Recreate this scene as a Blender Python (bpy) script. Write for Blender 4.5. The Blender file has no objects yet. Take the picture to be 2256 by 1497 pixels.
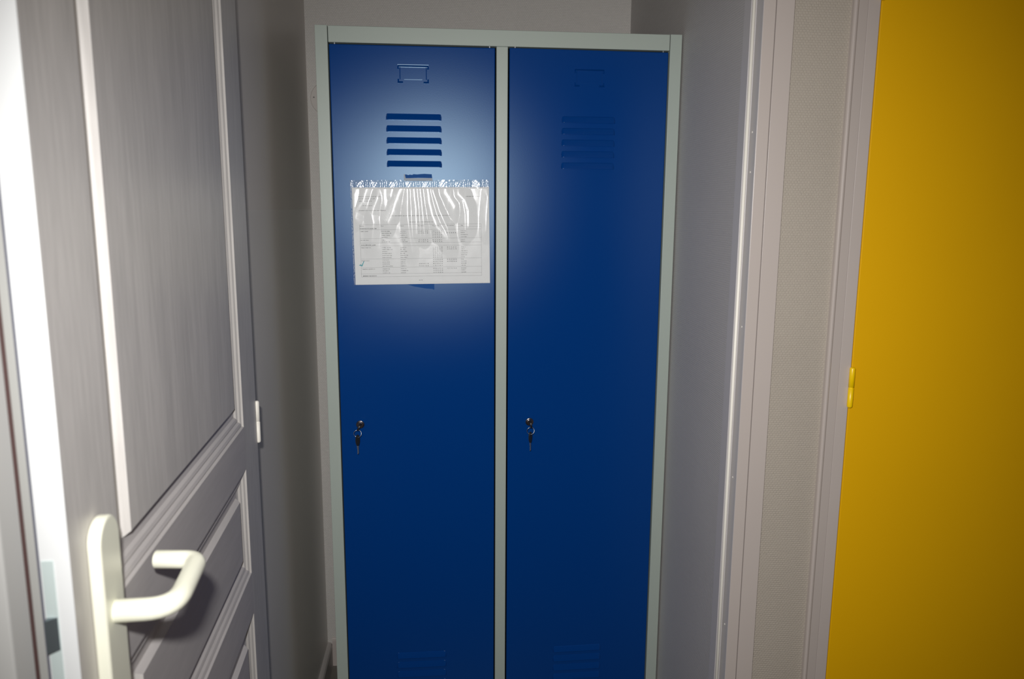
import bpy, bmesh, math, random
from mathutils import Vector, Matrix
random.seed(7)
C = bpy.context.scene.collection
S = bpy.context.scene

# ------------------------------------------------------------------ camera
CAM = Vector((0.26276387, -1.74529823, 1.41696873))
YAW, PITCH, ROLL, FPX = 0.092760939, 0.168930724, 0.00622876, 1688.60
cy, sy, cp, sp = math.cos(YAW), math.sin(YAW), math.cos(PITCH), math.sin(PITCH)
fw = Vector((sy*cp, cy*cp, -sp)); rt = Vector((cy, -sy, 0)); up = rt.cross(fw)
cr, sr = math.cos(ROLL), math.sin(ROLL)
rt, up = cr*rt + sr*up, -sr*rt + cr*up
cam = bpy.data.cameras.new('camera'); camo = bpy.data.objects.new('camera', cam); C.objects.link(camo)
M = Matrix((rt, up, -fw)).transposed().to_4x4(); M.translation = CAM
camo.matrix_world = M
cam.sensor_width = 36; cam.sensor_fit = 'HORIZONTAL'; cam.lens = FPX/2256*36
cam.clip_start = 0.02; cam.clip_end = 50
cam.dof.use_dof = True; cam.dof.focus_distance = 1.80; cam.dof.aperture_fstop = 6.6
S.camera = camo

# ------------------------------------------------------------------ light
w = bpy.data.worlds.new('world'); S.world = w; w.use_nodes = True
w.node_tree.nodes['Background'].inputs[0].default_value = (1.0, 0.80, 0.62, 1)
w.node_tree.nodes['Background'].inputs[1].default_value = 0.045
fl = bpy.data.lights.new('camera_flash', 'SPOT'); flo = bpy.data.objects.new('camera_flash', fl); C.objects.link(flo)
fl.energy = 79; fl.color = (1.0, 0.985, 0.97); fl.shadow_soft_size = 0.016
fl.spot_size = math.radians(97); fl.spot_blend = 1.0
flo.location = CAM + rt*(-0.042) + up*0.085 + fw*0.01
flo.rotation_euler = (fw*1.0 - up*0.105 + rt*0.10).to_track_quat('-Z', 'Y').to_euler()
cl = bpy.data.lights.new('corridor_ambient_fill', 'AREA'); clo = bpy.data.objects.new('corridor_ambient_fill', cl); C.objects.link(clo)  # unseen warm area light, added for a faint ambient
cl.energy = 1.2; cl.color = (1.0, 0.78, 0.58); cl.shape = 'RECTANGLE'; cl.size = 0.6; cl.size_y = 0.6
clo.location = (0.9, -1.9, 2.45)
S.view_settings.view_transform = 'Standard'; S.view_settings.look = 'None'
S.view_settings.gamma = 1; S.view_settings.use_curve_mapping = False; S.view_settings.exposure = 0.0

# ------------------------------------------------------------------ materials
def srgb(r, g, b):
    f = lambda c: ((c/255+0.055)/1.055)**2.4 if c > 10 else c/255/12.92
    return (f(r), f(g), f(b), 1)
def mat(name, col, rough=0.5, metal=0.0, spec=0.5, coat=0.0):
    m = bpy.data.materials.new(name); m.use_nodes = True
    b = m.node_tree.nodes['Principled BSDF']
    b.inputs['Base Color'].default_value = col; b.inputs['Roughness'].default_value = rough
    b.inputs['Metallic'].default_value = metal; b.inputs['Specular IOR Level'].default_value = spec
    b.inputs['Coat Weight'].default_value = coat
    return m
def nn(m, t, **k):
    n = m.node_tree.nodes.new(t)
    for a, v in k.items(): setattr(n, a, v)
    return n
def lk(m, a, b): m.node_tree.links.new(a, b)
def noise_paint(name, col, rough, scale=120, amt=0.04, bump=0.03, dist=0.0006, spec=0.5):
    """paint with faint tone variation and orange peel"""
    m = mat(name, col, rough, spec=spec); b = m.node_tree.nodes['Principled BSDF']
    tc = nn(m, 'ShaderNodeTexCoord')
    n1 = nn(m, 'ShaderNodeTexNoise'); n1.inputs['Scale'].default_value = 3.0; n1.inputs['Detail'].default_value = 4
    lk(m, tc.outputs['Object'], n1.inputs['Vector'])
    mx = nn(m, 'ShaderNodeMix', data_type='RGBA', blend_type='MULTIPLY'); mx.inputs[0].default_value = 1
    rp = nn(m, 'ShaderNodeMapRange'); rp.inputs[1].default_value = 0.3; rp.inputs[2].default_value = 0.7
    rp.inputs[3].default_value = 1-amt; rp.inputs[4].default_value = 1.0
    lk(m, n1.outputs['Fac'], rp.inputs[0]); mx.inputs[6].default_value = col
    lk(m, rp.outputs[0], mx.inputs[7]); lk(m, mx.outputs[2], b.inputs['Base Color'])
    n2 = nn(m, 'ShaderNodeTexNoise'); n2.inputs['Scale'].default_value = scale
    lk(m, tc.outputs['Object'], n2.inputs['Vector'])
    bp = nn(m, 'ShaderNodeBump'); bp.inputs['Strength'].default_value = bump; bp.inputs['Distance'].default_value = dist
    lk(m, n2.outputs['Fac'], bp.inputs['Height']); lk(m, bp.outputs[0], b.inputs['Normal'])
    return m
def wallpaper(name, col, axis, rough=0.6, strength=0.5):
    """painted woven glass-fibre wallpaper: small offset cells in rows"""
    m = mat(name, col, rough, spec=0.35); b = m.node_tree.nodes['Principled BSDF']
    tc = nn(m, 'ShaderNodeTexCoord'); sep = nn(m, 'ShaderNodeSeparateXYZ'); cmb = nn(m, 'ShaderNodeCombineXYZ')
    lk(m, tc.outputs['Object'], sep.inputs[0])
    lk(m, sep.outputs[axis], cmb.inputs[0]); lk(m, sep.outputs[2], cmb.inputs[1])
    nz = nn(m, 'ShaderNodeTexNoise'); nz.inputs['Scale'].default_value = 90; lk(m, cmb.outputs[0], nz.inputs['Vector'])
    add = nn(m, 'ShaderNodeVectorMath', operation='MULTIPLY_ADD'); add.inputs[1].default_value = (0.0034, 0.0020, 0)
    lk(m, nz.outputs['Color'], add.inputs[0]); lk(m, cmb.outputs[0], add.inputs[2])
    br = nn(m, 'ShaderNodeTexBrick'); br.inputs['Scale'].default_value = 1.0
    br.inputs['Brick Width'].default_value = 0.0062; br.inputs['Row Height'].default_value = 0.0042
    br.inputs['Mortar Size'].default_value = 0.0009; br.inputs['Mortar Smooth'].default_value = 1.0
    br.inputs['Color1'].default_value = (1, 1, 1, 1); br.inputs['Color2'].default_value = (.7, .7, .7, 1); br.inputs['Mortar'].default_value = (0, 0, 0, 1)
    lk(m, add.outputs[0], br.inputs['Vector'])
    bp = nn(m, 'ShaderNodeBump'); bp.inputs['Strength'].default_value = strength; bp.inputs['Distance'].default_value = 0.0007
    lk(m, br.outputs['Color'], bp.inputs['Height']); lk(m, bp.outputs[0], b.inputs['Normal'])
    n1 = nn(m, 'ShaderNodeTexNoise'); n1.inputs['Scale'].default_value = 4; n1.inputs['Detail'].default_value = 5
    lk(m, tc.outputs['Object'], n1.inputs['Vector'])
    rp = nn(m, 'ShaderNodeMapRange'); rp.inputs[1].default_value = 0.3; rp.inputs[2].default_value = 0.7
    rp.inputs[3].default_value = .95; rp.inputs[4].default_value = 1.0
    lk(m, n1.outputs['Fac'], rp.inputs[0])
    mx = nn(m, 'ShaderNodeMix', data_type='RGBA', blend_type='MULTIPLY'); mx.inputs[0].default_value = 1
    mx.inputs[6].default_value = col; lk(m, rp.outputs[0], mx.inputs[7]); lk(m, mx.outputs[2], b.inputs['Base Color'])
    return m
def grain(name, col, vertical=True, rough=0.42, strength=0.35, tone=0.10):
    """white paint over embossed wood grain"""
    m = mat(name, col, rough); b = m.node_tree.nodes['Principled BSDF']
    tc = nn(m, 'ShaderNodeTexCoord'); mp = nn(m, 'ShaderNodeMapping')
    mp.inputs['Scale'].default_value = (1, 1, 0.10) if vertical else (0.10, 1, 1)
    lk(m, tc.outputs['Object'], mp.inputs[0])
    big = nn(m, 'ShaderNodeTexNoise'); big.inputs['Scale'].default_value = 16; big.inputs['Detail'].default_value = 6
    big.inputs['Distortion'].default_value = 0.9
    fine = nn(m, 'ShaderNodeTexNoise'); fine.inputs['Scale'].default_value = 150; fine.inputs['Detail'].default_value = 3
    lk(m, mp.outputs[0], big.inputs['Vector']); lk(m, mp.outputs[0], fine.inputs['Vector'])
    ad = nn(m, 'ShaderNodeMath', operation='ADD'); lk(m, big.outputs['Fac'], ad.inputs[0]); lk(m, fine.outputs['Fac'], ad.inputs[1])
    rp = nn(m, 'ShaderNodeMapRange'); rp.inputs[1].default_value = 0.75; rp.inputs[2].default_value = 1.25
    rp.inputs[3].default_value = 1-tone; rp.inputs[4].default_value = 1.0
    lk(m, ad.outputs[0], rp.inputs[0])
    mx = nn(m, 'ShaderNodeMix', data_type='RGBA', blend_type='MULTIPLY'); mx.inputs[0].default_value = 1
    mx.inputs[6].default_value = col; lk(m, rp.outputs[0], mx.inputs[7]); lk(m, mx.outputs[2], b.inputs['Base Color'])
    bp = nn(m, 'ShaderNodeBump'); bp.inputs['Strength'].default_value = strength; bp.inputs['Distance'].default_value = 0.0004
    lk(m, ad.outputs[0], bp.inputs['Height']); lk(m, bp.outputs[0], b.inputs['Normal'])
    return m

def enamel(name, col, rough, ior=1.5):
    """diffuse paint under a smooth satin surface with a compact highlight"""
    m = bpy.data.materials.new(name); m.use_nodes = True; t = m.node_tree; t.nodes.clear()
    o = nn(m, 'ShaderNodeOutputMaterial'); d = nn(m, 'ShaderNodeBsdfDiffuse'); g = nn(m, 'ShaderNodeBsdfGlossy', distribution='BECKMANN')
    x = nn(m, 'ShaderNodeMixShader'); f = nn(m, 'ShaderNodeFresnel'); f.inputs['IOR'].default_value = ior
    d.inputs[0].default_value = col; g.inputs['Roughness'].default_value = rough; g.inputs['Color'].default_value = (.62, .86, 1, 1)
    tc = nn(m, 'ShaderNodeTexCoord'); n2 = nn(m, 'ShaderNodeTexNoise'); n2.inputs['Scale'].default_value = 420
    lk(m, tc.outputs['Object'], n2.inputs['Vector'])
    bp = nn(m, 'ShaderNodeBump'); bp.inputs['Strength'].default_value = .04; bp.inputs['Distance'].default_value = .0005
    lk(m, n2.outputs['Fac'], bp.inputs['Height']); lk(m, bp.outputs[0], g.inputs['Normal'])
    lk(m, f.outputs[0], x.inputs[0]); lk(m, d.outputs[0], x.inputs[1]); lk(m, g.outputs[0], x.inputs[2]); lk(m, x.outputs[0], o.inputs[0])
    return m
BLUE = enamel('blue_enamel', (0.0003, 0.0385, 0.200, 1), 0.318, 1.43)
FRAME = noise_paint('grey_green_enamel', srgb(166, 176, 168), 0.40, 260, 0.02, 0.03)
DARK = mat('dark_gap', (0.012, 0.012, 0.013, 1), 0.8)
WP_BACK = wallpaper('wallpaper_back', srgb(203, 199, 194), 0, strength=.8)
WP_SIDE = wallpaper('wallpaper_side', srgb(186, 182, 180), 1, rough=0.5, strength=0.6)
WP_FRONT = wallpaper('wallpaper_front', srgb(178, 169, 157), 0, strength=.7)  # same wallpaper as the others; warm ambient light put into its beige
PANEL = noise_paint('satin_side_wall', srgb(213, 206, 200), 0.42, 40, 0.05, 0.05)
TRIM = noise_paint('white_gloss_trim', srgb(190, 180, 174), 0.34, 90, 0.03, 0.04)
TRIMJ = noise_paint('jamb_paint', srgb(190, 186, 186), 0.45, 90, 0.03, 0.04)
SEAL = mat('white_rubber_seal', srgb(236, 232, 222), 0.45)
DOORV = grain('door_grain_vertical', srgb(205, 201, 197), True, tone=0.16)
DOORH = grain('door_grain_horizontal', srgb(196, 191, 189), False, tone=0.10)
DEDGE = mat('door_edge_paint', srgb(228, 230, 230), 0.4)
YEL = noise_paint('yellow_enamel', (0.80, 0.43, 0.0, 1), 0.6, 200, 0.03, 0.05, spec=0.22)
YEL2 = mat('yellow_hinge_paint', (0.92, 0.60, 0.0, 1), 0.35)
GROOVE = mat('groove_shade', srgb(95, 96, 108), .6)  # shadow gap in the door edge, its shade put into the colour
GREYP = mat('grey_edge_paint', srgb(172, 172, 168), .5)
SEALB = mat('brown_seal', srgb(84, 62, 60), .6)
TRIMG = mat('gloss_moulding', srgb(186, 176, 170), .22)
CREAM = mat('cream_nylon', srgb(240, 240, 221), 0.32)
STEEL = mat('steel', (0.55, 0.57, 0.60, 1), 0.35, 1.0)
LATCHM = mat('latch_steel', (0.22, 0.26, 0.28, 1), 0.4, 0.8)
CHROME = mat('dark_chrome', (0.20, 0.165, 0.16, 1), 0.26, 1.0)
BLACK = mat('black_plastic', (0.012, 0.012, 0.013, 1), 0.35)
PAPER = mat('paper', srgb(236, 236, 236), 0.8, spec=0.2)
INK = mat('ink', srgb(38, 36, 42), 0.8, spec=0.1)
INKF = mat('ink_fine', srgb(120, 118, 120), 0.8, spec=0.1)
TEAL = mat('teal_ink', srgb(70, 170, 180), 0.8)
TAPEM = mat('blue_tape', (0.012, 0.075, 0.27, 1), 0.75, spec=0.2)
TAPEB = mat('tape_backing', srgb(150, 160, 172), 0.6)
FLOORM = noise_paint('floor_vinyl', srgb(120, 115, 108), 0.5, 60, 0.2)
CEIL = mat('ceiling_paint', srgb(215, 212, 205), 0.8)
BASEM = mat('baseboard_paint', srgb(178, 172, 168), 0.45)

# clear plastic pocket: see-through film with a sharp surface shine
FILM = bpy.data.materials.new('clear_film'); FILM.use_nodes = True
nt = FILM.node_tree; nt.nodes.clear()
out = nt.nodes.new('ShaderNodeOutputMaterial'); tr = nt.nodes.new('ShaderNodeBsdfTransparent'); gl = nt.nodes.new('ShaderNodeBsdfGlossy')
df = nt.nodes.new('ShaderNodeBsdfDiffuse'); m1 = nt.nodes.new('ShaderNodeMixShader'); m2 = nt.nodes.new('ShaderNodeMixShader')
tr.inputs[0].default_value = (.97, .98, .98, 1); gl.inputs['Roughness'].default_value = 0.17; df.inputs[0].default_value = (.8, .82, .84, 1)
m1.inputs[0].default_value = 0.06; m2.inputs[0].default_value = 0.055
nt.links.new(tr.outputs[0], m1.inputs[1]); nt.links.new(df.outputs[0], m1.inputs[2])
nt.links.new(m1.outputs[0], m2.inputs[1]); nt.links.new(gl.outputs[0], m2.inputs[2]); nt.links.new(m2.outputs[0], out.inputs[0])
fn = nt.nodes.new('ShaderNodeTexNoise'); fn.inputs['Scale'].default_value = 70; fn.inputs['Detail'].default_value = 2
ftc = nt.nodes.new('ShaderNodeTexCoord'); nt.links.new(ftc.outputs['Object'], fn.inputs['Vector'])
fb = nt.nodes.new('ShaderNodeBump'); fb.inputs['Strength'].default_value = 0.08; fb.inputs['Distance'].default_value = 0.001
nt.links.new(fn.outputs['Fac'], fb.inputs['Height']); nt.links.new(fb.outputs[0], gl.inputs['Normal'])

# ------------------------------------------------------------------ helpers
def empty(name, loc=(0, 0, 0), rotz=0):
    o = bpy.data.objects.new(name, None); C.objects.link(o); o.location = loc; o.rotation_euler = (0, 0, rotz)
    o.empty_display_size = 0.05
    return o
def tag(o, label=None, cat=None, group=None, kind=None):
    if label: o['label'] = label
    if cat: o['category'] = cat
    if group: o['group'] = group
    if kind: o['kind'] = kind
    return o
def obj(name, bm, m, parent=None, smooth=False, bevel=0, seg=2, loc=None):
    me = bpy.data.meshes.new(name)
    bmesh.ops.recalc_face_normals(bm, faces=bm.faces)
    bm.to_mesh(me); bm.free()
    for mm in (m if isinstance(m, (list, tuple)) else [m]): me.materials.append(mm)
    o = bpy.data.objects.new(name, me); C.objects.link(o)
    if smooth:
        for p in me.polygons: p.use_smooth = True
    if bevel:
        b = o.modifiers.new('bevel', 'BEVEL'); b.width = bevel; b.segments = seg; b.limit_method = 'ANGLE'; b.angle_limit = math.radians(40)
        b.harden_normals = False
    if parent is not None: o.parent = parent
    if loc is not None: o.location = loc
    return o
def box(bm, x0, x1, y0, y1, z0, z1, mi=0):
    v = [bm.verts.new((x, y, z)) for x in (x0, x1) for y in (y0, y1) for z in (z0, z1)]
    for f in ((0, 1, 3, 2), (4, 6, 7, 5), (0, 4, 5, 1), (2, 3, 7, 6), (0, 2, 6, 4), (1, 5, 7, 3)):
        fc = bm.faces.new([v[i] for i in f]); fc.material_index = mi
    return v
def B(*boxes):
    bm = bmesh.new()
    for b in boxes: box(bm, *b)
    return bm
def prism(bm, pts, z0, z1, mi=0):
    """extrude an (x, y) outline along z"""
    a = [bm.verts.new((x, y, z0)) for x, y in pts]; b = [bm.verts.new((x, y, z1)) for x, y in pts]
    n = len(pts)
    for i in range(n):
        f = bm.faces.new((a[i], a[(i+1) % n], b[(i+1) % n], b[i])); f.material_index = mi
    bm.faces.new(a[::-1]).material_index = mi; bm.faces.new(b).material_index = mi
def cyl(bm, c, r, h, axis='Z', n=32, r2=None, mi=0):
    """solid of revolution between c and c+h along axis"""
    r2 = r if r2 is None else r2
    A = {'X': (Vector((0, 1, 0)), Vector((0, 0, 1)), Vector((1, 0, 0))), 'Y': (Vector((0, 0, 1)), Vector((1, 0, 0)), Vector((0, 1, 0))), 'Z': (Vector((1, 0, 0)), Vector((0, 1, 0)), Vector((0, 0, 1)))}[axis]
    c = Vector(c)
    a = [bm.verts.new(c + (A[0]*math.cos(t) + A[1]*math.sin(t))*r) for t in [2*math.pi*i/n for i in range(n)]]
    b = [bm.verts.new(c + A[2]*h + (A[0]*math.cos(t) + A[1]*math.sin(t))*r2) for t in [2*math.pi*i/n for i in range(n)]]
    for i in range(n): bm.faces.new((a[i], a[(i+1) % n], b[(i+1) % n], b[i])).material_index = mi
    bm.faces.new(a[::-1]).material_index = mi; bm.faces.new(b).material_index = mi
def tube(bm, pts, rad, n=20, closed=False):
    pts = [Vector(p) for p in pts]; N = len(pts); rings = []
    prev = None
    for i, p in enumerate(pts):
        if closed: t = (pts[(i+1) % N] - pts[i-1]).normalized()
        else: t = (pts[min(i+1, N-1)] - pts[max(i-1, 0)]).normalized()
        if prev is None:
            a = Vector((0, 0, 1)) if abs(t.z) < .9 else Vector((1, 0, 0)); u = t.cross(a).normalized()
        else: u = (prev - t*prev.dot(t)).normalized()
        prev = u; v = t.cross(u); r = rad[i] if isinstance(rad, (list, tuple)) else rad
        rings.append([bm.verts.new(p + (u*math.cos(q) + v*math.sin(q))*r) for q in [2*math.pi*k/n for k in range(n)]])
    for i in range(N if closed else N-1):
        a, b = rings[i], rings[(i+1) % N]
        for k in range(n): bm.faces.new((a[k], a[(k+1) % n], b[(k+1) % n], b[k]))
    if not closed: bm.faces.new(rings[0][::-1]); bm.faces.new(rings[-1])
def rounded(pts, r, n=6):
    """round the corners of an open polyline"""
    P = [Vector(p) for p in pts]; o = [P[0]]
    for i in range(1, len(P)-1):
        rr = r[i-1] if isinstance(r, (list, tuple)) else r
        a = (P[i-1]-P[i]); b = (P[i+1]-P[i]); a1 = P[i] + a.normalized()*min(rr, a.length*.49); b1 = P[i] + b.normalized()*min(rr, b.length*.49)
        for k in range(n+1):
            t = k/n; o.append((a1*(1-t)**2 + P[i]*2*t*(1-t) + b1*t*t))
    o.append(P[-1]); return o

# ------------------------------------------------------------------ the room shell
YF = -0.405            # face of the front wall
XR, XL, YB, HC = 0.803, -0.101, 0.50, 2.50
st = lambda o: tag(o, kind='structure')
st(obj('floor', B((-0.35, 2.2, -3.0, 0.62, -0.06, 0.0)), FLOORM))
st(obj('ceiling', B((-0.35, 2.2, -3.0, 0.62, HC, HC+0.06)), CEIL))
st(obj('wall_back', B((XL-.1, XR+.1, YB, YB+.1, 0, HC)), WP_BACK))
wl = obj('wall_left', B((XL-.1, XL, -0.36, YB, 0, HC)), PANEL); st(wl)
obj('lower_sheet', B((XL, XL+.0007, -0.345, YB-.0005, 0.0, 1.412)), noise_paint('lower_sheet_tone', srgb(216, 211, 206), 0.34, 40, 0.05, 0.05), wl)  # thin sheet over the lower wall, slightly paler and smoother than above
st(obj('wall_right', B((XR, XR+.06, -0.36, YB, 0, HC)), WP_SIDE))
st(obj('wall_front', B((0.838, 1.0, YF, -0.3605, 0, 2.08), (0.835, 1.90, YF, -0.3605, 2.08, HC), (1.87, 1.90, YF, -0.3605, 0, 2.08)), WP_FRONT))
st(obj('wall_corridor', B((-0.30, -0.20, -3.0, YF+.02, 0, HC)), WP_SIDE))
# baseboards
def bb_profile(depth, h):     # rounded top
    return [(0, 0), (depth, 0), (depth, h-.010), (depth*.8, h-.004), (depth*.45, h-.0008), (0, h)]
bm = bmesh.new(); P = bb_profile(0.015, 0.078)
a = [bm.verts.new((XL+x, -0.33, z)) for x, z in P]; b = [bm.verts.new((XL+x, YB, z)) for x, z in P]
for i in range(len(P)): bm.faces.new((a[i], a[(i+1) % len(P)], b[(i+1) % len(P)], b[i]))
bm.faces.new(a[::-1]); bm.faces.new(b)
st(obj('baseboard_left', bm, BASEM))
bm = bmesh.new(); P = bb_profile(0.007, 0.094)
a = [bm.verts.new((XL+.015, YB-x, z)) for x, z in P]; b = [bm.verts.new((XR, YB-x, z)) for x, z in P]
for i in range(len(P)): bm.faces.new((a[i], a[(i+1) % len(P)], b[(i+1) % len(P)], b[i]))
bm.faces.new(a[::-1]); bm.faces.new(b)
st(obj('baseboard_back', bm, TRIM))

# closet door frame: stepped jamb, rebate with seal, flat architrave
HD = 2.05
bm = bmesh.new()
JX, SX = 0.8035, 0.8118
prism(bm, [(0.8020, -0.352), (0.8020, -0.3835), (SX, -0.3835), (SX, -0.4135), (0.8334, -0.4135), (0.8334, -0.3620), (0.8035, -0.3620), (0.8035, -0.352)], 0, HD, 0)
t1 = obj('trim_1', bm, [TRIMJ], bevel=0.0012); st(t1)
bm = bmesh.new(); box(bm, 0.8118, 0.8332, -0.4150, -0.4136, 0, HD)
obj('frame_face', bm, TRIM, t1, bevel=0.0006)
bm = bmesh.new(); box(bm, 0.8345, 0.8660, -0.4155, YF-.0003, 0, HD+.03); obj('architrave', bm, TRIM, t1, bevel=0.0004)
bm = bmesh.new(); cyl(bm, (0.8060, -0.3858, 0), 0.0030, HD, 'Z', 16); obj('seal_strip', bm, SEAL, t1, smooth=True)
bm = bmesh.new(); box(bm, -0.09, 0.835, -0.413, -0.345, HD, 2.10); obj('header', bm, TRIM, t1)
for (yy, zz) in ((-0.396, 1.553), (-0.397, 1.484), (-0.399, 1.206), (-0.396, 0.916), (-0.398, 0.614)):
    bm = bmesh.new(); cyl(bm, (SX, yy, zz), 0.0016, -0.0008, 'X', 10); obj('nail_head', bm, SEAL, t1)
# left jamb of the same opening, behind the hinge edge of the grey door
bm = bmesh.new(); box(bm, -0.20, XL, -0.3985, -0.36, 0, HC); st(obj('trim_2', bm, TRIMJ))

# yellow door and its frame
bm = bmesh.new()
box(bm, 0.9985, 1.0205, -0.4125, -0.345, 0, 2.06); box(bm, 1.85, 1.872, -0.4125, -0.345, 0, 2.06); box(bm, 1.0205, 1.85, -0.4125, -0.345, 2.045, 2.06)
t3 = obj('trim_3', bm, TRIM, bevel=0.0008); st(t3)
bm = bmesh.new()
prism(bm, [(0.9725, YF), (0.9725, -0.4125), (0.9735, -0.4150), (0.9755, -0.4165), (0.9780, -0.4162), (0.9805, -0.4145), (0.9970, -0.4140), (0.9975, YF)], 0, 2.085)
a3 = obj('architrave', bm, TRIMG, t3, smooth=False)
bm = bmesh.new(); box(bm, 0.9975, 1.885, -0.4140, YF, 2.06, 2.085); obj('architrave', bm, TRIM, t3)
bm = bmesh.new(); box(bm, 1.0225, 1.848, -0.4115, -0.3715, 0.006, 2.043)
d2 = obj('door_2', bm, YEL, bevel=0.0015); st(d2)
def hinge(parent, c, r, zt, zm, zb, m, name='hinge'):
    bm = bmesh.new()
    pr = [(0, zt), (r*.5, zt-.0003), (r*.85, zt-.0015), (r, zt-.003), (r, zm+.0008), (r*.75, zm+.0003), (r*.75, zm-.0003), (r, zm-.0008), (r, zb+.004), (r*.85, zb+.0015), (r*.5, zb+.0002), (0, zb)]
    n = 20; rings = []
    for rr, z in pr[1:-1]: rings.append([bm.verts.new((c[0]+rr*math.cos(2*math.pi*k/n), c[1]+rr*math.sin(2*math.pi*k/n), z)) for k in range(n)])
    for i in range(len(rings)-1):
        for k in range(n): bm.faces.new((rings[i][k], rings[i][(k+1) % n], rings[i+1][(k+1) % n], rings[i+1][k]))
    bm.faces.new(rings[0]); bm.faces.new(rings[-1][::-1])
    return obj(name, bm, m, parent, smooth=True)
for zo in (0, -0.85, 0.72):
    hinge(d2, (1.0215, -0.4165), 0.0052, 1.1315+zo, 1.0925+zo, 1.0535+zo, YEL2)

# ------------------------------------------------------------------ grey panelled door, opened towards the camera
HX, HY, ANG = -0.06414, -0.400, math.atan2(-0.999005, 0.0446005)
L, TH = 0.750, 0.033
root = empty('door_1', (HX, HY, 0), ANG); st(root)
prof = [(0, 0), (.0025, -.0030), (.0050, -.0022), (.0090, -.0038), (.0125, -.0068), (.0150, -.0058), (.0190, -.0072), (.0225, -.0100), (.030, -.0112), (.036, -.0112), (.0375, -.0085), (.0410, -.0035)]
panels = [(0.105, 0.650, 1.064, 1.90), (0.105, 0.650, 0.810, 0.992), (0.105, 0.650, 0.20, 0.737)]
bm = bmesh.new()
def quad(p, mi=0):
    f = bm.faces.new([bm.verts.new(q) for q in p]); f.material_index = mi
Z0, Z1 = 0.008, 2.040
def flat(x0, x1, z0, z1, mi, y=0): quad([(x0, y, z0), (x1, y, z0), (x1, y, z1), (x0, y, z1)], mi)
flat(0, .105, Z0, Z1, 0); flat(.650, L, Z0, Z1, 0)
zs = [Z0, 0.20, 0.737, 0.810, 0.992, 1.064, 1.90, Z1]
for i in (0, 2, 4, 6): flat(.105, .650, zs[i], zs[i+1], 1)
for k, (x0, x1, z0, z1) in enumerate(panels):
    mi = 0 if k == 0 else 1
    def ring(d, h): return [(x0+d, h, z0+d), (x1-d, h, z0+d), (x1-d, h, z1-d), (x0+d, h, z1-d)]
    for (d0, h0), (d1, h1) in zip(prof[:-1], prof[1:]):
        A, Bq = ring(d0, h0), ring(d1, h1)
        for i in range(4):
            j = (i+1) % 4; quad([A[i], A[j], Bq[j], Bq[i]], 1 if i in (0, 2) else 0)
    quad(ring(*prof[-1]), mi)
bmesh.ops.remove_doubles(bm, verts=bm.verts, dist=1e-5)
bmesh.ops.recalc_face_normals(bm, faces=bm.faces)
# body: main tongue, dark groove, back lip
box(bm, 0, L, -0.0225, -0.0125, Z0, Z1, 2)
for (x0, x1, z0, z1) in ((0, .02, Z0, Z1), (L-.02, L, Z0, Z1)): box(bm, x0, x1, -0.0125, -0.0002, z0, z1, 2)
box(bm, 0, L-.0015, -0.0252, -0.0225, Z0, Z1, 3)
box(bm, 0, L-.003, -0.0322, -0.0252, Z0, Z1, 4); box(bm, 0.3, L-.004, -0.0360, -0.0322, Z0, Z1, 5)
me = bpy.data.meshes.new('door_leaf'); bm.to_mesh(me); bm.free()
for m in (DOORV, DOORH, DEDGE, GROOVE, GREYP, SEALB): me.materials.append(m)
leaf = bpy.data.objects.new('door_leaf', me); C.objects.link(leaf); leaf.parent = root
# handle: stadium back plate with a bent round lever
bm = bmesh.new(); n = 20; x0, w0, zt, zb = 0.6995, 0.0215, 1.157, 0.915
out_ = [(x0 + w0*math.cos(math.pi*i/n), zt - w0 + w0*math.sin(math.pi*i/n)) for i in range(n+1)] + \
       [(x0 - w0*math.cos(math.pi*i/n), zb + w0 - w0*math.sin(math.pi*i/n)) for i in range(n+1)]
a = [bm.verts.new((x, 0.0002, z)) for x, z in out_]; b = [bm.verts.new((x, 0.0115, z)) for x, z in out_]
for i in range(len(a)): bm.faces.new((a[i], a[(i+1) % len(a)], b[(i+1) % len(a)], b[i]))
bm.faces.new(a[::-1]); bm.faces.new(b)
hd = obj('door_handle', bm, CREAM, root, bevel=0.0025, seg=3)
zl = 1.070
path = rounded([(x0+.001, .0105, zl), (x0+.001, .060, zl), (0.606, 0.056, zl), (0.600, 0.014, zl)], [0.030, 0.014], 8)
bm = bmesh.new(); rad = []
for i, p in enumerate(path):
    t = i/(len(path)-1); rad.append(0.0100 - 0.0010*t)
tube(bm, path, rad, 24); obj('lever', bm, CREAM, hd, smooth=True, bevel=0.001)
bm = bmesh.new(); cyl(bm, (x0, 0.0112, 0.985), 0.0065, 0.0012, 'Y', 24); box(bm, x0-.0014, x0+.0014, .0120, .0130, 0.965, 0.983); obj('key_hole', bm, DARK, hd)
# lock plate and latch in the free edge
bm = bmesh.new(); box(bm, L-.001, L+.0008, -0.0215, -0.0125, 0.90, 1.142); fp = obj('lock_faceplate', bm, [mat('faceplate', srgb(214, 228, 226), .35, .2)], root, bevel=.0003)
bm = bmesh.new(); prism(bm, [(L, -0.0212), (L+.007, -0.0205), (L+.0015, -0.0132), (L, -0.0130)], 1.066, 1.094); obj('latch_bolt', bm, LATCHM, fp)
for zo in (0, 0.82, -0.80):
    hinge(root, (-0.0035, 0.0010), 0.0042, 1.081+zo, 1.043+zo, 1.004+zo, SEAL)
# post with a chamfered edge beyond the free edge of the grey door
E0 = Matrix.Translation((HX, HY, 0)) @ Matrix.Rotation(ANG, 4, 'Z')
bm = bmesh.new()
pts = [E0 @ Vector((x, y, 0)) for x, y in ((.60, -.0368), (.705, -.0368), (.750, -.0490), (.752, -.060), (.752, -.135), (.60, -.135))]
prism(bm, [(p.x, p.y) for p in pts], 0, HC); st(obj('trim_4', bm, mat('post_paint', srgb(205, 205, 202), .45), bevel=.0015))

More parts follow.
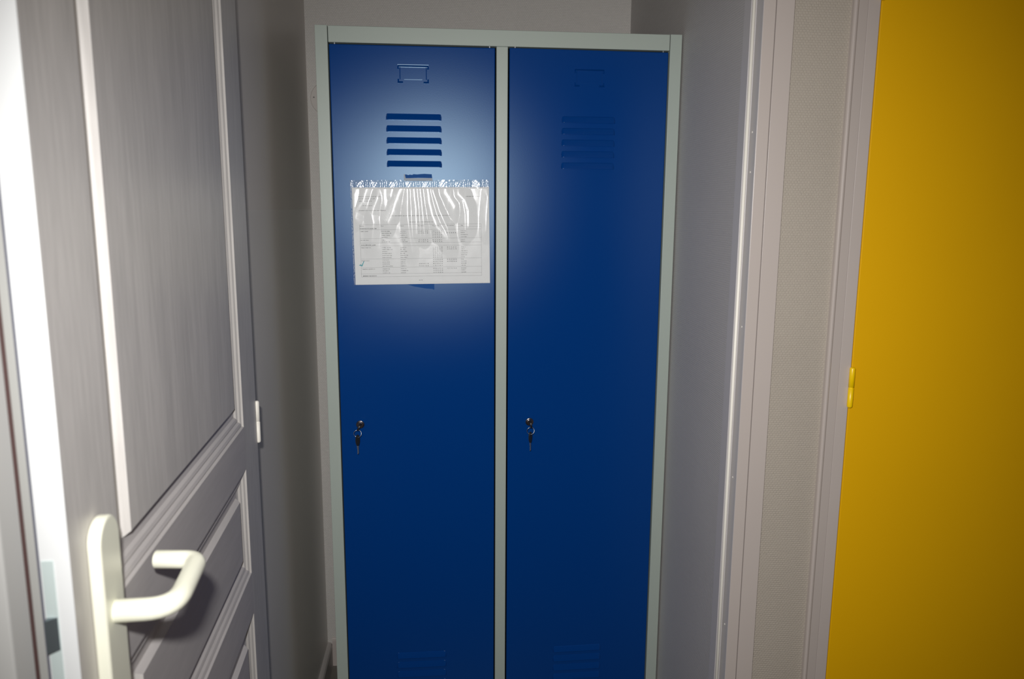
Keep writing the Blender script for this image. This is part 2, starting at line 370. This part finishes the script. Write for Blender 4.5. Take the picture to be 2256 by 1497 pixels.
# ------------------------------------------------------------------ the double locker
lk_root = empty('locker', (0.4, 0.245, 0))
tag(lk_root, 'tall double metal locker with grey-green frame and two blue doors in the closet', 'locker')
def lpart(name, bm, m, parent=lk_root, **k):
    o = obj(name, bm, m, parent, **k)
    if parent is lk_root: o.location = (-0.4, -0.245, 0)
    return o
lpart('body', B((0.001, 0.0025, 0.018, 0.488, 0.02, 1.798), (0.7975, 0.799, 0.018, 0.488, 0.02, 1.798), (0.001, 0.799, 0.4865, 0.488, 0.02, 1.798), (0.001, 0.799, 0.018, 0.488, 1.797, 1.799), (0.001, 0.799, 0.018, 0.488, 0.06, 0.062), (0.399, 0.401, 0.022, 0.488, 0.06, 1.798)), FRAME)
lpart('side_stile', B((0.0, 0.0262, 0.0, 0.020, 0.0, 1.80)), FRAME, bevel=.0008)
lpart('side_stile', B((0.7738, 0.80, 0.0, 0.020, 0.0, 1.80)), FRAME, bevel=.0008)
lpart('top_rail', B((0.0276, 0.7724, 0.0, 0.020, 1.7655, 1.7995)), FRAME, bevel=.0012)
lpart('bottom_rail', B((0.0276, 0.7724, 0.0, 0.020, 0.06, 0.105)), FRAME, bevel=.0012)
lpart('mullion', B((0.3873, 0.4127, 0.0005, 0.020, 0.105, 1.7655)), FRAME, bevel=.0016)
lpart('plinth', B((0.02, 0.78, 0.035, 0.48, 0.0, 0.06)), DARK)
DY = 0.0025
def hood(bm, x0, x1, zt, zb, y, d, seg=8):
    """pressed louver: slopes out from a rounded top edge to an open-looking lower lip"""
    r = 0.004; prof_ = [(0, 0.0), (.06, .22), (.5, .62), (.95, 1.0), (1.0, 1.0), (1.0, 0.0)]
    rows = []
    for t, hgt in prof_:
        z = zt + (zb-zt)*t
        ins = r*(1-math.sqrt(max(0, 1-(1-min(t/.3, 1))**2)))*1.0
        hh = d*hgt
        K = 6; rr = .0055
        sq = [(rr*(1-math.cos(math.pi/2*k/K)), math.sin(math.pi/2*k/K)) for k in range(K+1)]
        xs = [x0+ins+a for a, _ in sq] + [x1-ins-a for a, _ in sq[::-1]]
        ys = [hh*b for _, b in sq] + [hh*b for _, b in sq[::-1]]
        rows.append([bm.verts.new((x, y-q-.00015, z)) for x, q in zip(xs, ys)])
    for a, b in zip(rows[:-1], rows[1:]):
        for i in range(len(a)-1): bm.faces.new((a[i], a[i+1], b[i+1], b[i]))
def locker_door(x0, x1, lockx, ajar=0):
    bm = bmesh.new(); box(bm, x0, x1, DY, 0.016, 0.108, 1.7625)
    d = lpart('locker_door', bm, BLUE, bevel=.0018, seg=3)
    d.parent = lk_root
    xc = (x0+x1)/2
    for zc in [1.6135-.0251*i for i in range(5)] + [0.3300-.0251*i for i in range(5)]:
        bm = bmesh.new(); hood(bm, xc-.0605, xc+.0605, zc+.0072, zc-.0066, DY, .0048)
        obj('louver', bm, BLUE, d, smooth=False)
    # label holder: top channel, two lower corner clips and a thin card outline
    bm = bmesh.new(); xl, xr, zt, zb = xc-.0325, xc+.0325, 1.7225, 1.686
    def slab(p, dz0=.0, hgt=.0024):      # raised ramp: flush at the top, proud at the bottom
        (xa, za), (xb, zb_) = p
        v = [bm.verts.new(c) for c in ((xa, DY, zb_), (xb, DY, zb_), (xb, DY-hgt, za), (xa, DY-hgt, za), (xa, DY, za), (xb, DY, za))]
        for f in ((0, 1, 2, 3), (3, 2, 5, 4), (0, 3, 4), (1, 5, 2)): bm.faces.new([v[i] for i in f])
    slab(((xl-.0005, zt-.0035), (xr+.0005, zt-.0002)))
    def fillet(xa, xb, za, h, out):      # narrow strip leaning slightly downwards
        v = [bm.verts.new(c) for c in ((xa, DY-.0003, za), (xb, DY-.0003, za), (xb, DY-.0003-out, za+h), (xa, DY-.0003-out, za+h), (xa, DY, za+h), (xb, DY, za+h), (xa, DY, za), (xb, DY, za))]
        for f in ((0, 1, 2, 3), (3, 2, 5, 4), (6, 7, 1, 0), (0, 3, 4, 6), (1, 7, 5, 2)): bm.faces.new([v[i] for i in f])
    fillet(xl-.0012, xr+.0012, zt-.0002, .0014, .00018)
    fillet(xl+.0015, xr-.0015, zt-.0052, .0014, .00018)
    for s, xx in ((1, xl), (-1, xr)):
        x_, w_ = xx-s*.0012, s*.0032
        slab(((min(x_, x_+w_), zt-.0090), (max(x_, x_+w_), zt-.0030)))
        slab(((min(x_, x_+w_), zb+.0015), (max(x_, x_+w_), zb+.0075)))
        slab(((min(x_, x_+s*.0115), zb-.0012), (max(x_, x_+s*.0115), zb+.0026)))
        tube(bm, [(xx+s*.0042, DY+.0001, zb+.006), (xx+s*.0042, DY+.0001, zt-.004)], .0009, 8)
    fillet(xl+.013, xr-.013, zb+.0058, .0010, .00012)
    obj('label_holder', bm, BLUE, d)
    bm = bmesh.new(); cyl(bm, (lockx, DY, 0.9205), 0.0098, -0.0030, 'Y', 32, 0.0090); cyl(bm, (lockx, DY-.003, 0.9205), 0.0078, -0.0035, 'Y', 32, 0.0070)
    obj('lock_cylinder', bm, CHROME, d, bevel=.0008, smooth=False)
    for xx in (x0+.012, x1-.012):
        bm = bmesh.new(); cyl(bm, (xx, .0045, 1.7622), .0022, .003, 'Z', 10); obj('pivot_pin', bm, STEEL, d)
    if ajar:      # the pressed-steel door stands very slightly proud on its lock side
        a = math.radians(ajar); p = Vector((x1, DY+.003, 0)); q = p - Matrix.Rotation(a, 3, 'Z') @ p
        d.rotation_euler = (0, 0, a); d.location = (q.x-.4, q.y-.245+.0018, 0)
    return d
XD = ((0.0285, 0.3845), (0.4155, 0.7715))
LX = (0.0725, 0.4675)
for (a_, b_), c_, j_ in zip(XD, LX, (0, 1.25)): locker_door(a_, b_, c_, j_)

# ------------------------------------------------------------------ keys
def key_bm(scale=1.0, down=True):
    """flat oval head at the top (origin at its eye), blade below; lies in the xz plane"""
    h = bmesh.new(); n = 28
    pts = []
    for i in range(n):
        t = 2*math.pi*i/n; pts.append((0.0062*math.cos(t)*(1+.12*math.sin(t)), -0.0100 + 0.0135*math.sin(t)))
    a = [h.verts.new((x, -.0013, z)) for x, z in pts]; b = [h.verts.new((x, .0013, z)) for x, z in pts]
    for i in range(n): h.faces.new((a[i], a[(i+1) % n], b[(i+1) % n], b[i]))
    h.faces.new(a[::-1]); h.faces.new(b)
    bl = bmesh.new()
    out = [(-.0021, -.022), (.0021, -.022), (.0021, -.040), (.0008, -.0425), (-.0012, -.0425), (-.0012, -.039), (-.0005, -.0375), (-.0014, -.0355), (-.0006, -.033), (-.0016, -.031), (-.0021, -.028)]
    a = [bl.verts.new((x, -.0006, z)) for x, z in out]; b = [bl.verts.new((x, .0006, z)) for x, z in out]
    m = len(out)
    for i in range(m): bl.faces.new((a[i], a[(i+1) % m], b[(i+1) % m], b[i]))
    bl.faces.new(a[::-1]); bl.faces.new(b)
    return h, bl
def key_set(lockx, label, rot, dx, oy=0):
    r = empty('key_set', (lockx, DY-.0062+oy, 0.9205)); tag(r, label, 'keys', 'key pairs hanging in the locker locks')
    # key in the lock: points outwards, head edge tilted
    h, bl = key_bm()
    MT = Matrix.Translation((0, -.026, .0015)) @ Matrix.Rotation(rot, 4, 'Y') @ Matrix.Rotation(math.radians(90), 4, 'X') @ Matrix.Diagonal((1.55, 1.5, 1, 1))
    bmesh.ops.transform(h, matrix=MT, verts=h.verts); bmesh.ops.transform(bl, matrix=Matrix.Translation((0, .0135, 0)) @ MT, verts=bl.verts)
    for v in bl.verts: v.co.y = min(v.co.y, 0.0)
    k = obj('key', h, BLACK, r, bevel=.0006); obj('blade', bl, STEEL, k)
    # ring
    cz = -0.0132; bm = bmesh.new(); cyy = -.0240
    tube(bm, [(dx+.0085*math.cos(t), cyy+.0012*math.sin(2*t), cz+.0085*math.sin(t)) for t in [2*math.pi*i/32 for i in range(32)]], .0006, 8, True)
    obj('key_ring', bm, STEEL, r, smooth=True)
    h, bl = key_bm()
    MT = Matrix.Translation((dx-.0003, cyy+.001, cz-.0062)) @ Matrix.Rotation(math.radians(50), 4, 'Z')
    for q in (h, bl): bmesh.ops.transform(q, matrix=MT, verts=q.verts)
    k = obj('key', h, BLACK, r, bevel=.0006); obj('blade', bl, STEEL, k)
key_set(LX[0], 'two black-headed keys on a ring in the lock of the left blue locker door', math.radians(-62), -.0035)
key_set(LX[1], 'two black-headed keys on a ring in the lock of the right blue locker door', math.radians(80), -.0005, -.0048)

# ------------------------------------------------------------------ sheet in a clear pocket taped on the left locker door
tilt = math.atan2(.0036, .308)
pk = empty('document_pocket', (0.0670, DY-.0003, 1.2455)); pk.rotation_euler = (0, -tilt, 0)
tag(pk, 'clear plastic pocket with a printed contact sheet taped to the left blue locker door', 'document')
# local: x right 0..0.308, z up 0..0.2315, -y outwards
PW, PH = 0.3083, 0.2315
px0, px1, pz0, pz1 = 0.0040, 0.3068, 0.0005, 0.2160
bm = bmesh.new(); box(bm, px0, px1, -.0012, -.0008, pz0, pz1); paper = obj('paper', bm, PAPER, pk)
# printed text, coordinates taken on the sheet in millimetres from its top left
txt = bmesh.new(); rules = bmesh.new()
SCX, SCZ = (px1-px0)/1580.0, (pz1-pz0)/1140.0
def U(X): return px0 + (X-182)*SCX
def V(Y): return pz1 - (Y-243)*SCZ
YT = -.00135
def q(bmx, x0, x1, z0, z1):
    bmx.faces.new([bmx.verts.new(c) for c in ((x0, YT, z0), (x1, YT, z0), (x1, YT, z1), (x0, YT, z1))])
def words(X0, X1, Y, bold=False, num=False):
    x = U(X0); e = U(X1); zc = V(Y); n = 0; run = 2 if num else random.randint(4, 9)
    while x < e:
        wd = .0011*(.75+.5*random.random()) if not bold else .0014
        hgt = (.0013 if not bold else .0017)*(.8+.4*random.random())
        if num: hgt = .0019; wd = .0012
        cxx = random.choice((0, 1))
        t = .00032 if not bold else .00045
        q(txt, x, x+t, zc-hgt/2, zc+hgt/2)
        if random.random() < .7: q(txt, x, x+wd*.8, zc+hgt/2-t, zc+hgt/2)
        if random.random() < .7: q(txt, x, x+wd*.8, zc-hgt/2, zc-hgt/2+t)
        if random.random() < .5: q(txt, x+wd*.75-t/2, x+wd*.75+t/2, zc-hgt/2, zc+hgt/2)
        x += wd+.00025; n += 1
        if n >= run: x += .0012 if not num else .0018; n = 0; run = 2 if num else random.randint(3, 9)
def hr(Y, X0=255, X1=1665): q(rules, U(X0), U(X1), V(Y)-.00016, V(Y)+.00016)
for a_ in ((250, 500, 350), (250, 450, 376), (258, 405, 402), (252, 560, 512), (1490, 1660, 352), (620, 1300, 573), (830, 1100, 647)): words(*a_)
words(300, 400, 454, num=True)
for Y in (675, 735, 838, 890, 925, 1078, 1180, 1255, 1290): hr(Y)
hr(703, 1360, 1665)
for X in (255, 1665): q(rules, U(X)-.00016, U(X)+.00016, V(1290), V(675))
for a_ in ((255, 440, 722), (265, 430, 914), (272, 428, 1280)): words(*a_, bold=True)
rows = {755: (255, 350), 777: 0, 801: 0, 826: 0, 858: (260, 352), 878: 0, 946: (262, 375), 968: 0, 992: 0, 1016: 0, 1040: 0, 1064: 0, 1092: 0, 1100: (262, 352), 1116: 0, 1140: 0, 1165: 0, 1198: (270, 418), 1221: 0, 1246: 0}
for Y, c1 in rows.items():
    if c1: words(c1[0], c1[1], Y)
    if Y == 1100: continue
    words(503, 503+random.randint(45, 120), Y); words(715, 715+random.randint(50, 95), Y)
    words(1425, 1425+random.randint(38, 80), Y)
    words(1095, 1205, Y, num=True)
    if Y in (755, 777, 858, 878, 1140, 1165): words(930, 1036, Y, num=True)
    if Y in (777, 946, 968, 1092, 1116, 1198): words(1260, 1370, Y, num=True)
words(925, 968, 1337, num=True)
obj('printed_text', txt, INK, paper); obj('table_rules', rules, INKF, paper)
def text_mesh(s, X, Y, size, parent, m):
    cu = bpy.data.curves.new('heading_text', 'FONT'); cu.body = s; cu.size = size
    o = bpy.data.objects.new('heading_text', cu); me = bpy.data.meshes.new_from_object(o)
    bpy.data.objects.remove(o); me.materials.append(m)
    t = bpy.data.objects.new('heading_text', me); C.objects.link(t); t.parent = parent
    t.rotation_euler = (math.radians(90), 0, 0); t.location = (U(X), YT, V(Y)-size*.3)
for s, X in (('Service', 255), ('Nom', 497), ('Prénom', 712), ('Tél. interne', 925), ('Tél. portable', 1092), ('Tél. domicile', 1262), ('Ville', 1425)):
    text_mesh(s, X, 692, .0030, paper, INK)
bm = bmesh.new()
ck = [(228, 1152), (250, 1140), (262, 1150), (285, 1100), (292, 1106), (268, 1166), (252, 1160)]
bm.faces.new([bm.verts.new((U(x), YT, V(y))) for x, y in ck]); obj('check_mark', bm, TEAL, paper)

# film with folds that fan out from the taped middle of its top edge
folds = [  # polyline in sheet pixels, crest half-width (m), strength
    ([(352, 240), (300, 400), (225, 520), (205, 590)], .0022, 1), ([(212, 320), (198, 540)], .0010, .8),
    ([(462, 375), (420, 480), (395, 560), (412, 660), (380, 900)], .0020, 1),
    ([(745, 240), (690, 360), (640, 500), (580, 640)], .0050, 1),
    ([(815, 250), (808, 560), (825, 790), (850, 1000)], .0012, 1),
    ([(885, 240), (905, 500), (905, 780)], .0026, 1), ([(962, 260), (985, 560), (1000, 800)], .0011, 1),
    ([(1045, 250), (1065, 420), (1095, 560), (1150, 720), (1260, 860)], .0040, 1),
    ([(1110, 290), (1180, 520), (1270, 730), (1310, 950)], .0013, 1),
    ([(1255, 300), (1300, 370), (1355, 470)], .0048, .9), ([(1405, 320), (1480, 400), (1520, 520), (1520, 700)], .0026, 1),
    ([(1460, 420), (1482, 560), (1480, 760)], .0013, 1), ([(1750, 360), (1728, 600), (1722, 760)], .0012, 1), ([(545, 330), (548, 430)], .0014, .4),
    ([(630, 290), (618, 330)], .0012, .6)]
F = [([(U(x), V(y)) for x, y in pl], wd, s) for pl, wd, s in folds]
def dist_fold(x, z, pl):
    best = 1e9
    for (xa, za), (xb, zb) in zip(pl[:-1], pl[1:]):
        dx, dz = xb-xa, zb-za; t = ((x-xa)*dx+(z-za)*dz)/(dx*dx+dz*dz); t = max(0, min(1, t))
        d = math.hypot(x-xa-t*dx, (z-za-t*dz)*.55)
        best = min(best, d)
    return best
NX, NZ = 250, 190
bm = bmesh.new(); grid = []
rnd = [random.random() for _ in range(400)]
for j in range(NZ+1):
    z = PH*j/NZ; row = []
    v = 1-z/PH          # 0 at top
    tt = max(0.0, min(1.0, (v-.38)/.62)); amp = 1-tt*tt*(3-2*tt)
    for i in range(NX+1):
        x = PW*i/NX
        hmax = -1e9
        for pl, wd, s in F:
            d = dist_fold(x, z, pl)
            hmax = max(hmax, .0022*s - .16*s*(math.sqrt(d*d+wd*wd)-wd) if d < .05 else -1e9)
        hmax = max(hmax, -.0004)
        y = .0016 + amp*(hmax + .0004)
        y += .00006*math.sin(x*210+1.3*math.sin(z*60))*math.sin(z*110+x*40)
        if v < .075:      # crumpled binding strip above the paper
            y = .0014 + .00055*math.sin(x*430+2*math.sin(x*170)) + .00022*math.sin(x*1130)*math.sin(z*600+x*300)
        edge = min(x, PW-x, z, PH-z)
        if edge < .004: y = .0013 + (y-.0013)*(edge/.004)
        row.append(bm.verts.new((x, -y, z)))
    grid.append(row)
for j in range(NZ):
    for i in range(NX): bm.faces.new((grid[j][i], grid[j][i+1], grid[j+1][i+1], grid[j+1][i]))
film = obj('clear_sleeve', bm, FILM, pk, smooth=True)
# weld seams of the sleeve: a row of tiny ticks under the strip and along the left edge
bm = bmesh.new()
def tick(x, z, a, b): 
    bm.faces.new([bm.verts.new(c) for c in ((x, -.0026, z), (x+a, -.0026, z), (x+a, -.0026, z+b), (x, -.0026, z+b))])
for k in range(150):
    if random.random() < .85: tick(.003+k*.00203, .2148, .0010, .0012 if k < 90 else .0020)
obj('weld_seam', bm, mat('weld', srgb(120, 135, 155), .4), film)
bm = bmesh.new()
for k in range(115):
    if random.random() < .8: tick(.0006+.0016*random.random(), .002+k*.00196, .0012, .0009)
obj('weld_seam', bm, mat('weld_light', srgb(215, 222, 232), .3), film)
# tape strips
def strip(pts, m, name, y0=-.0022, parent=pk):
    bm = bmesh.new(); a = [bm.verts.new((x, y0, z)) for x, z in pts]; b = [bm.verts.new((x, y0-.00025, z)) for x, z in pts]; n = len(pts)
    for i in range(n): bm.faces.new((a[i], a[(i+1) % n], b[(i+1) % n], b[i]))
    bm.faces.new(a); bm.faces.new(b[::-1]); return obj(name, bm, m, parent)
tz = PH
tp = strip([(.1210, tz+.0120), (.1240, tz+.0122), (.1280, tz+.0108), (.1320, tz+.0118), (.1370, tz+.0112), (.1400, tz+.0128), (.1480, tz+.0122), (.1560, tz+.0130), (.1640, tz+.0134), (.1800, tz+.0125), (.1808, tz+.0042), (.1500, tz+.0048), (.1225, tz+.0040)], TAPEM, 'tape_strip')
strip([(.1185, tz+.0125), (.1212, tz+.0125), (.1225, tz+.0042), (.1810, tz+.0040), (.1812, tz-.0020), (.1188, tz-.0015)], TAPEB, 'tape_edge', -.0019, tp)
strip([(.1180, .0002), (.1800, .0002), (.1800, -.0125), (.1780, -.0132), (.1765, -.0115), (.1600, -.0100), (.1350, -.0052)], TAPEM, 'tape_strip', 0.0)

# round painted-over cover plate on the back wall
jc = bmesh.new(); cyl(jc, (-0.0480, YB, 1.7150), 0.0450, -0.0028, 'Y', 64, 0.0435)
cv = obj('wall_cover_plate', jc, noise_paint('cover_paint', srgb(194, 188, 182), .6), bevel=.0008)
tag(cv, 'round painted cover plate on the back wall, half hidden behind the locker', 'cover plate')
bm = bmesh.new(); cyl(bm, (-0.0830, YB-.0028, 1.7180), .0022, -.0008, 'Y', 16); obj('screw', bm, mat('old_screw', srgb(120, 114, 110), .5), cv)
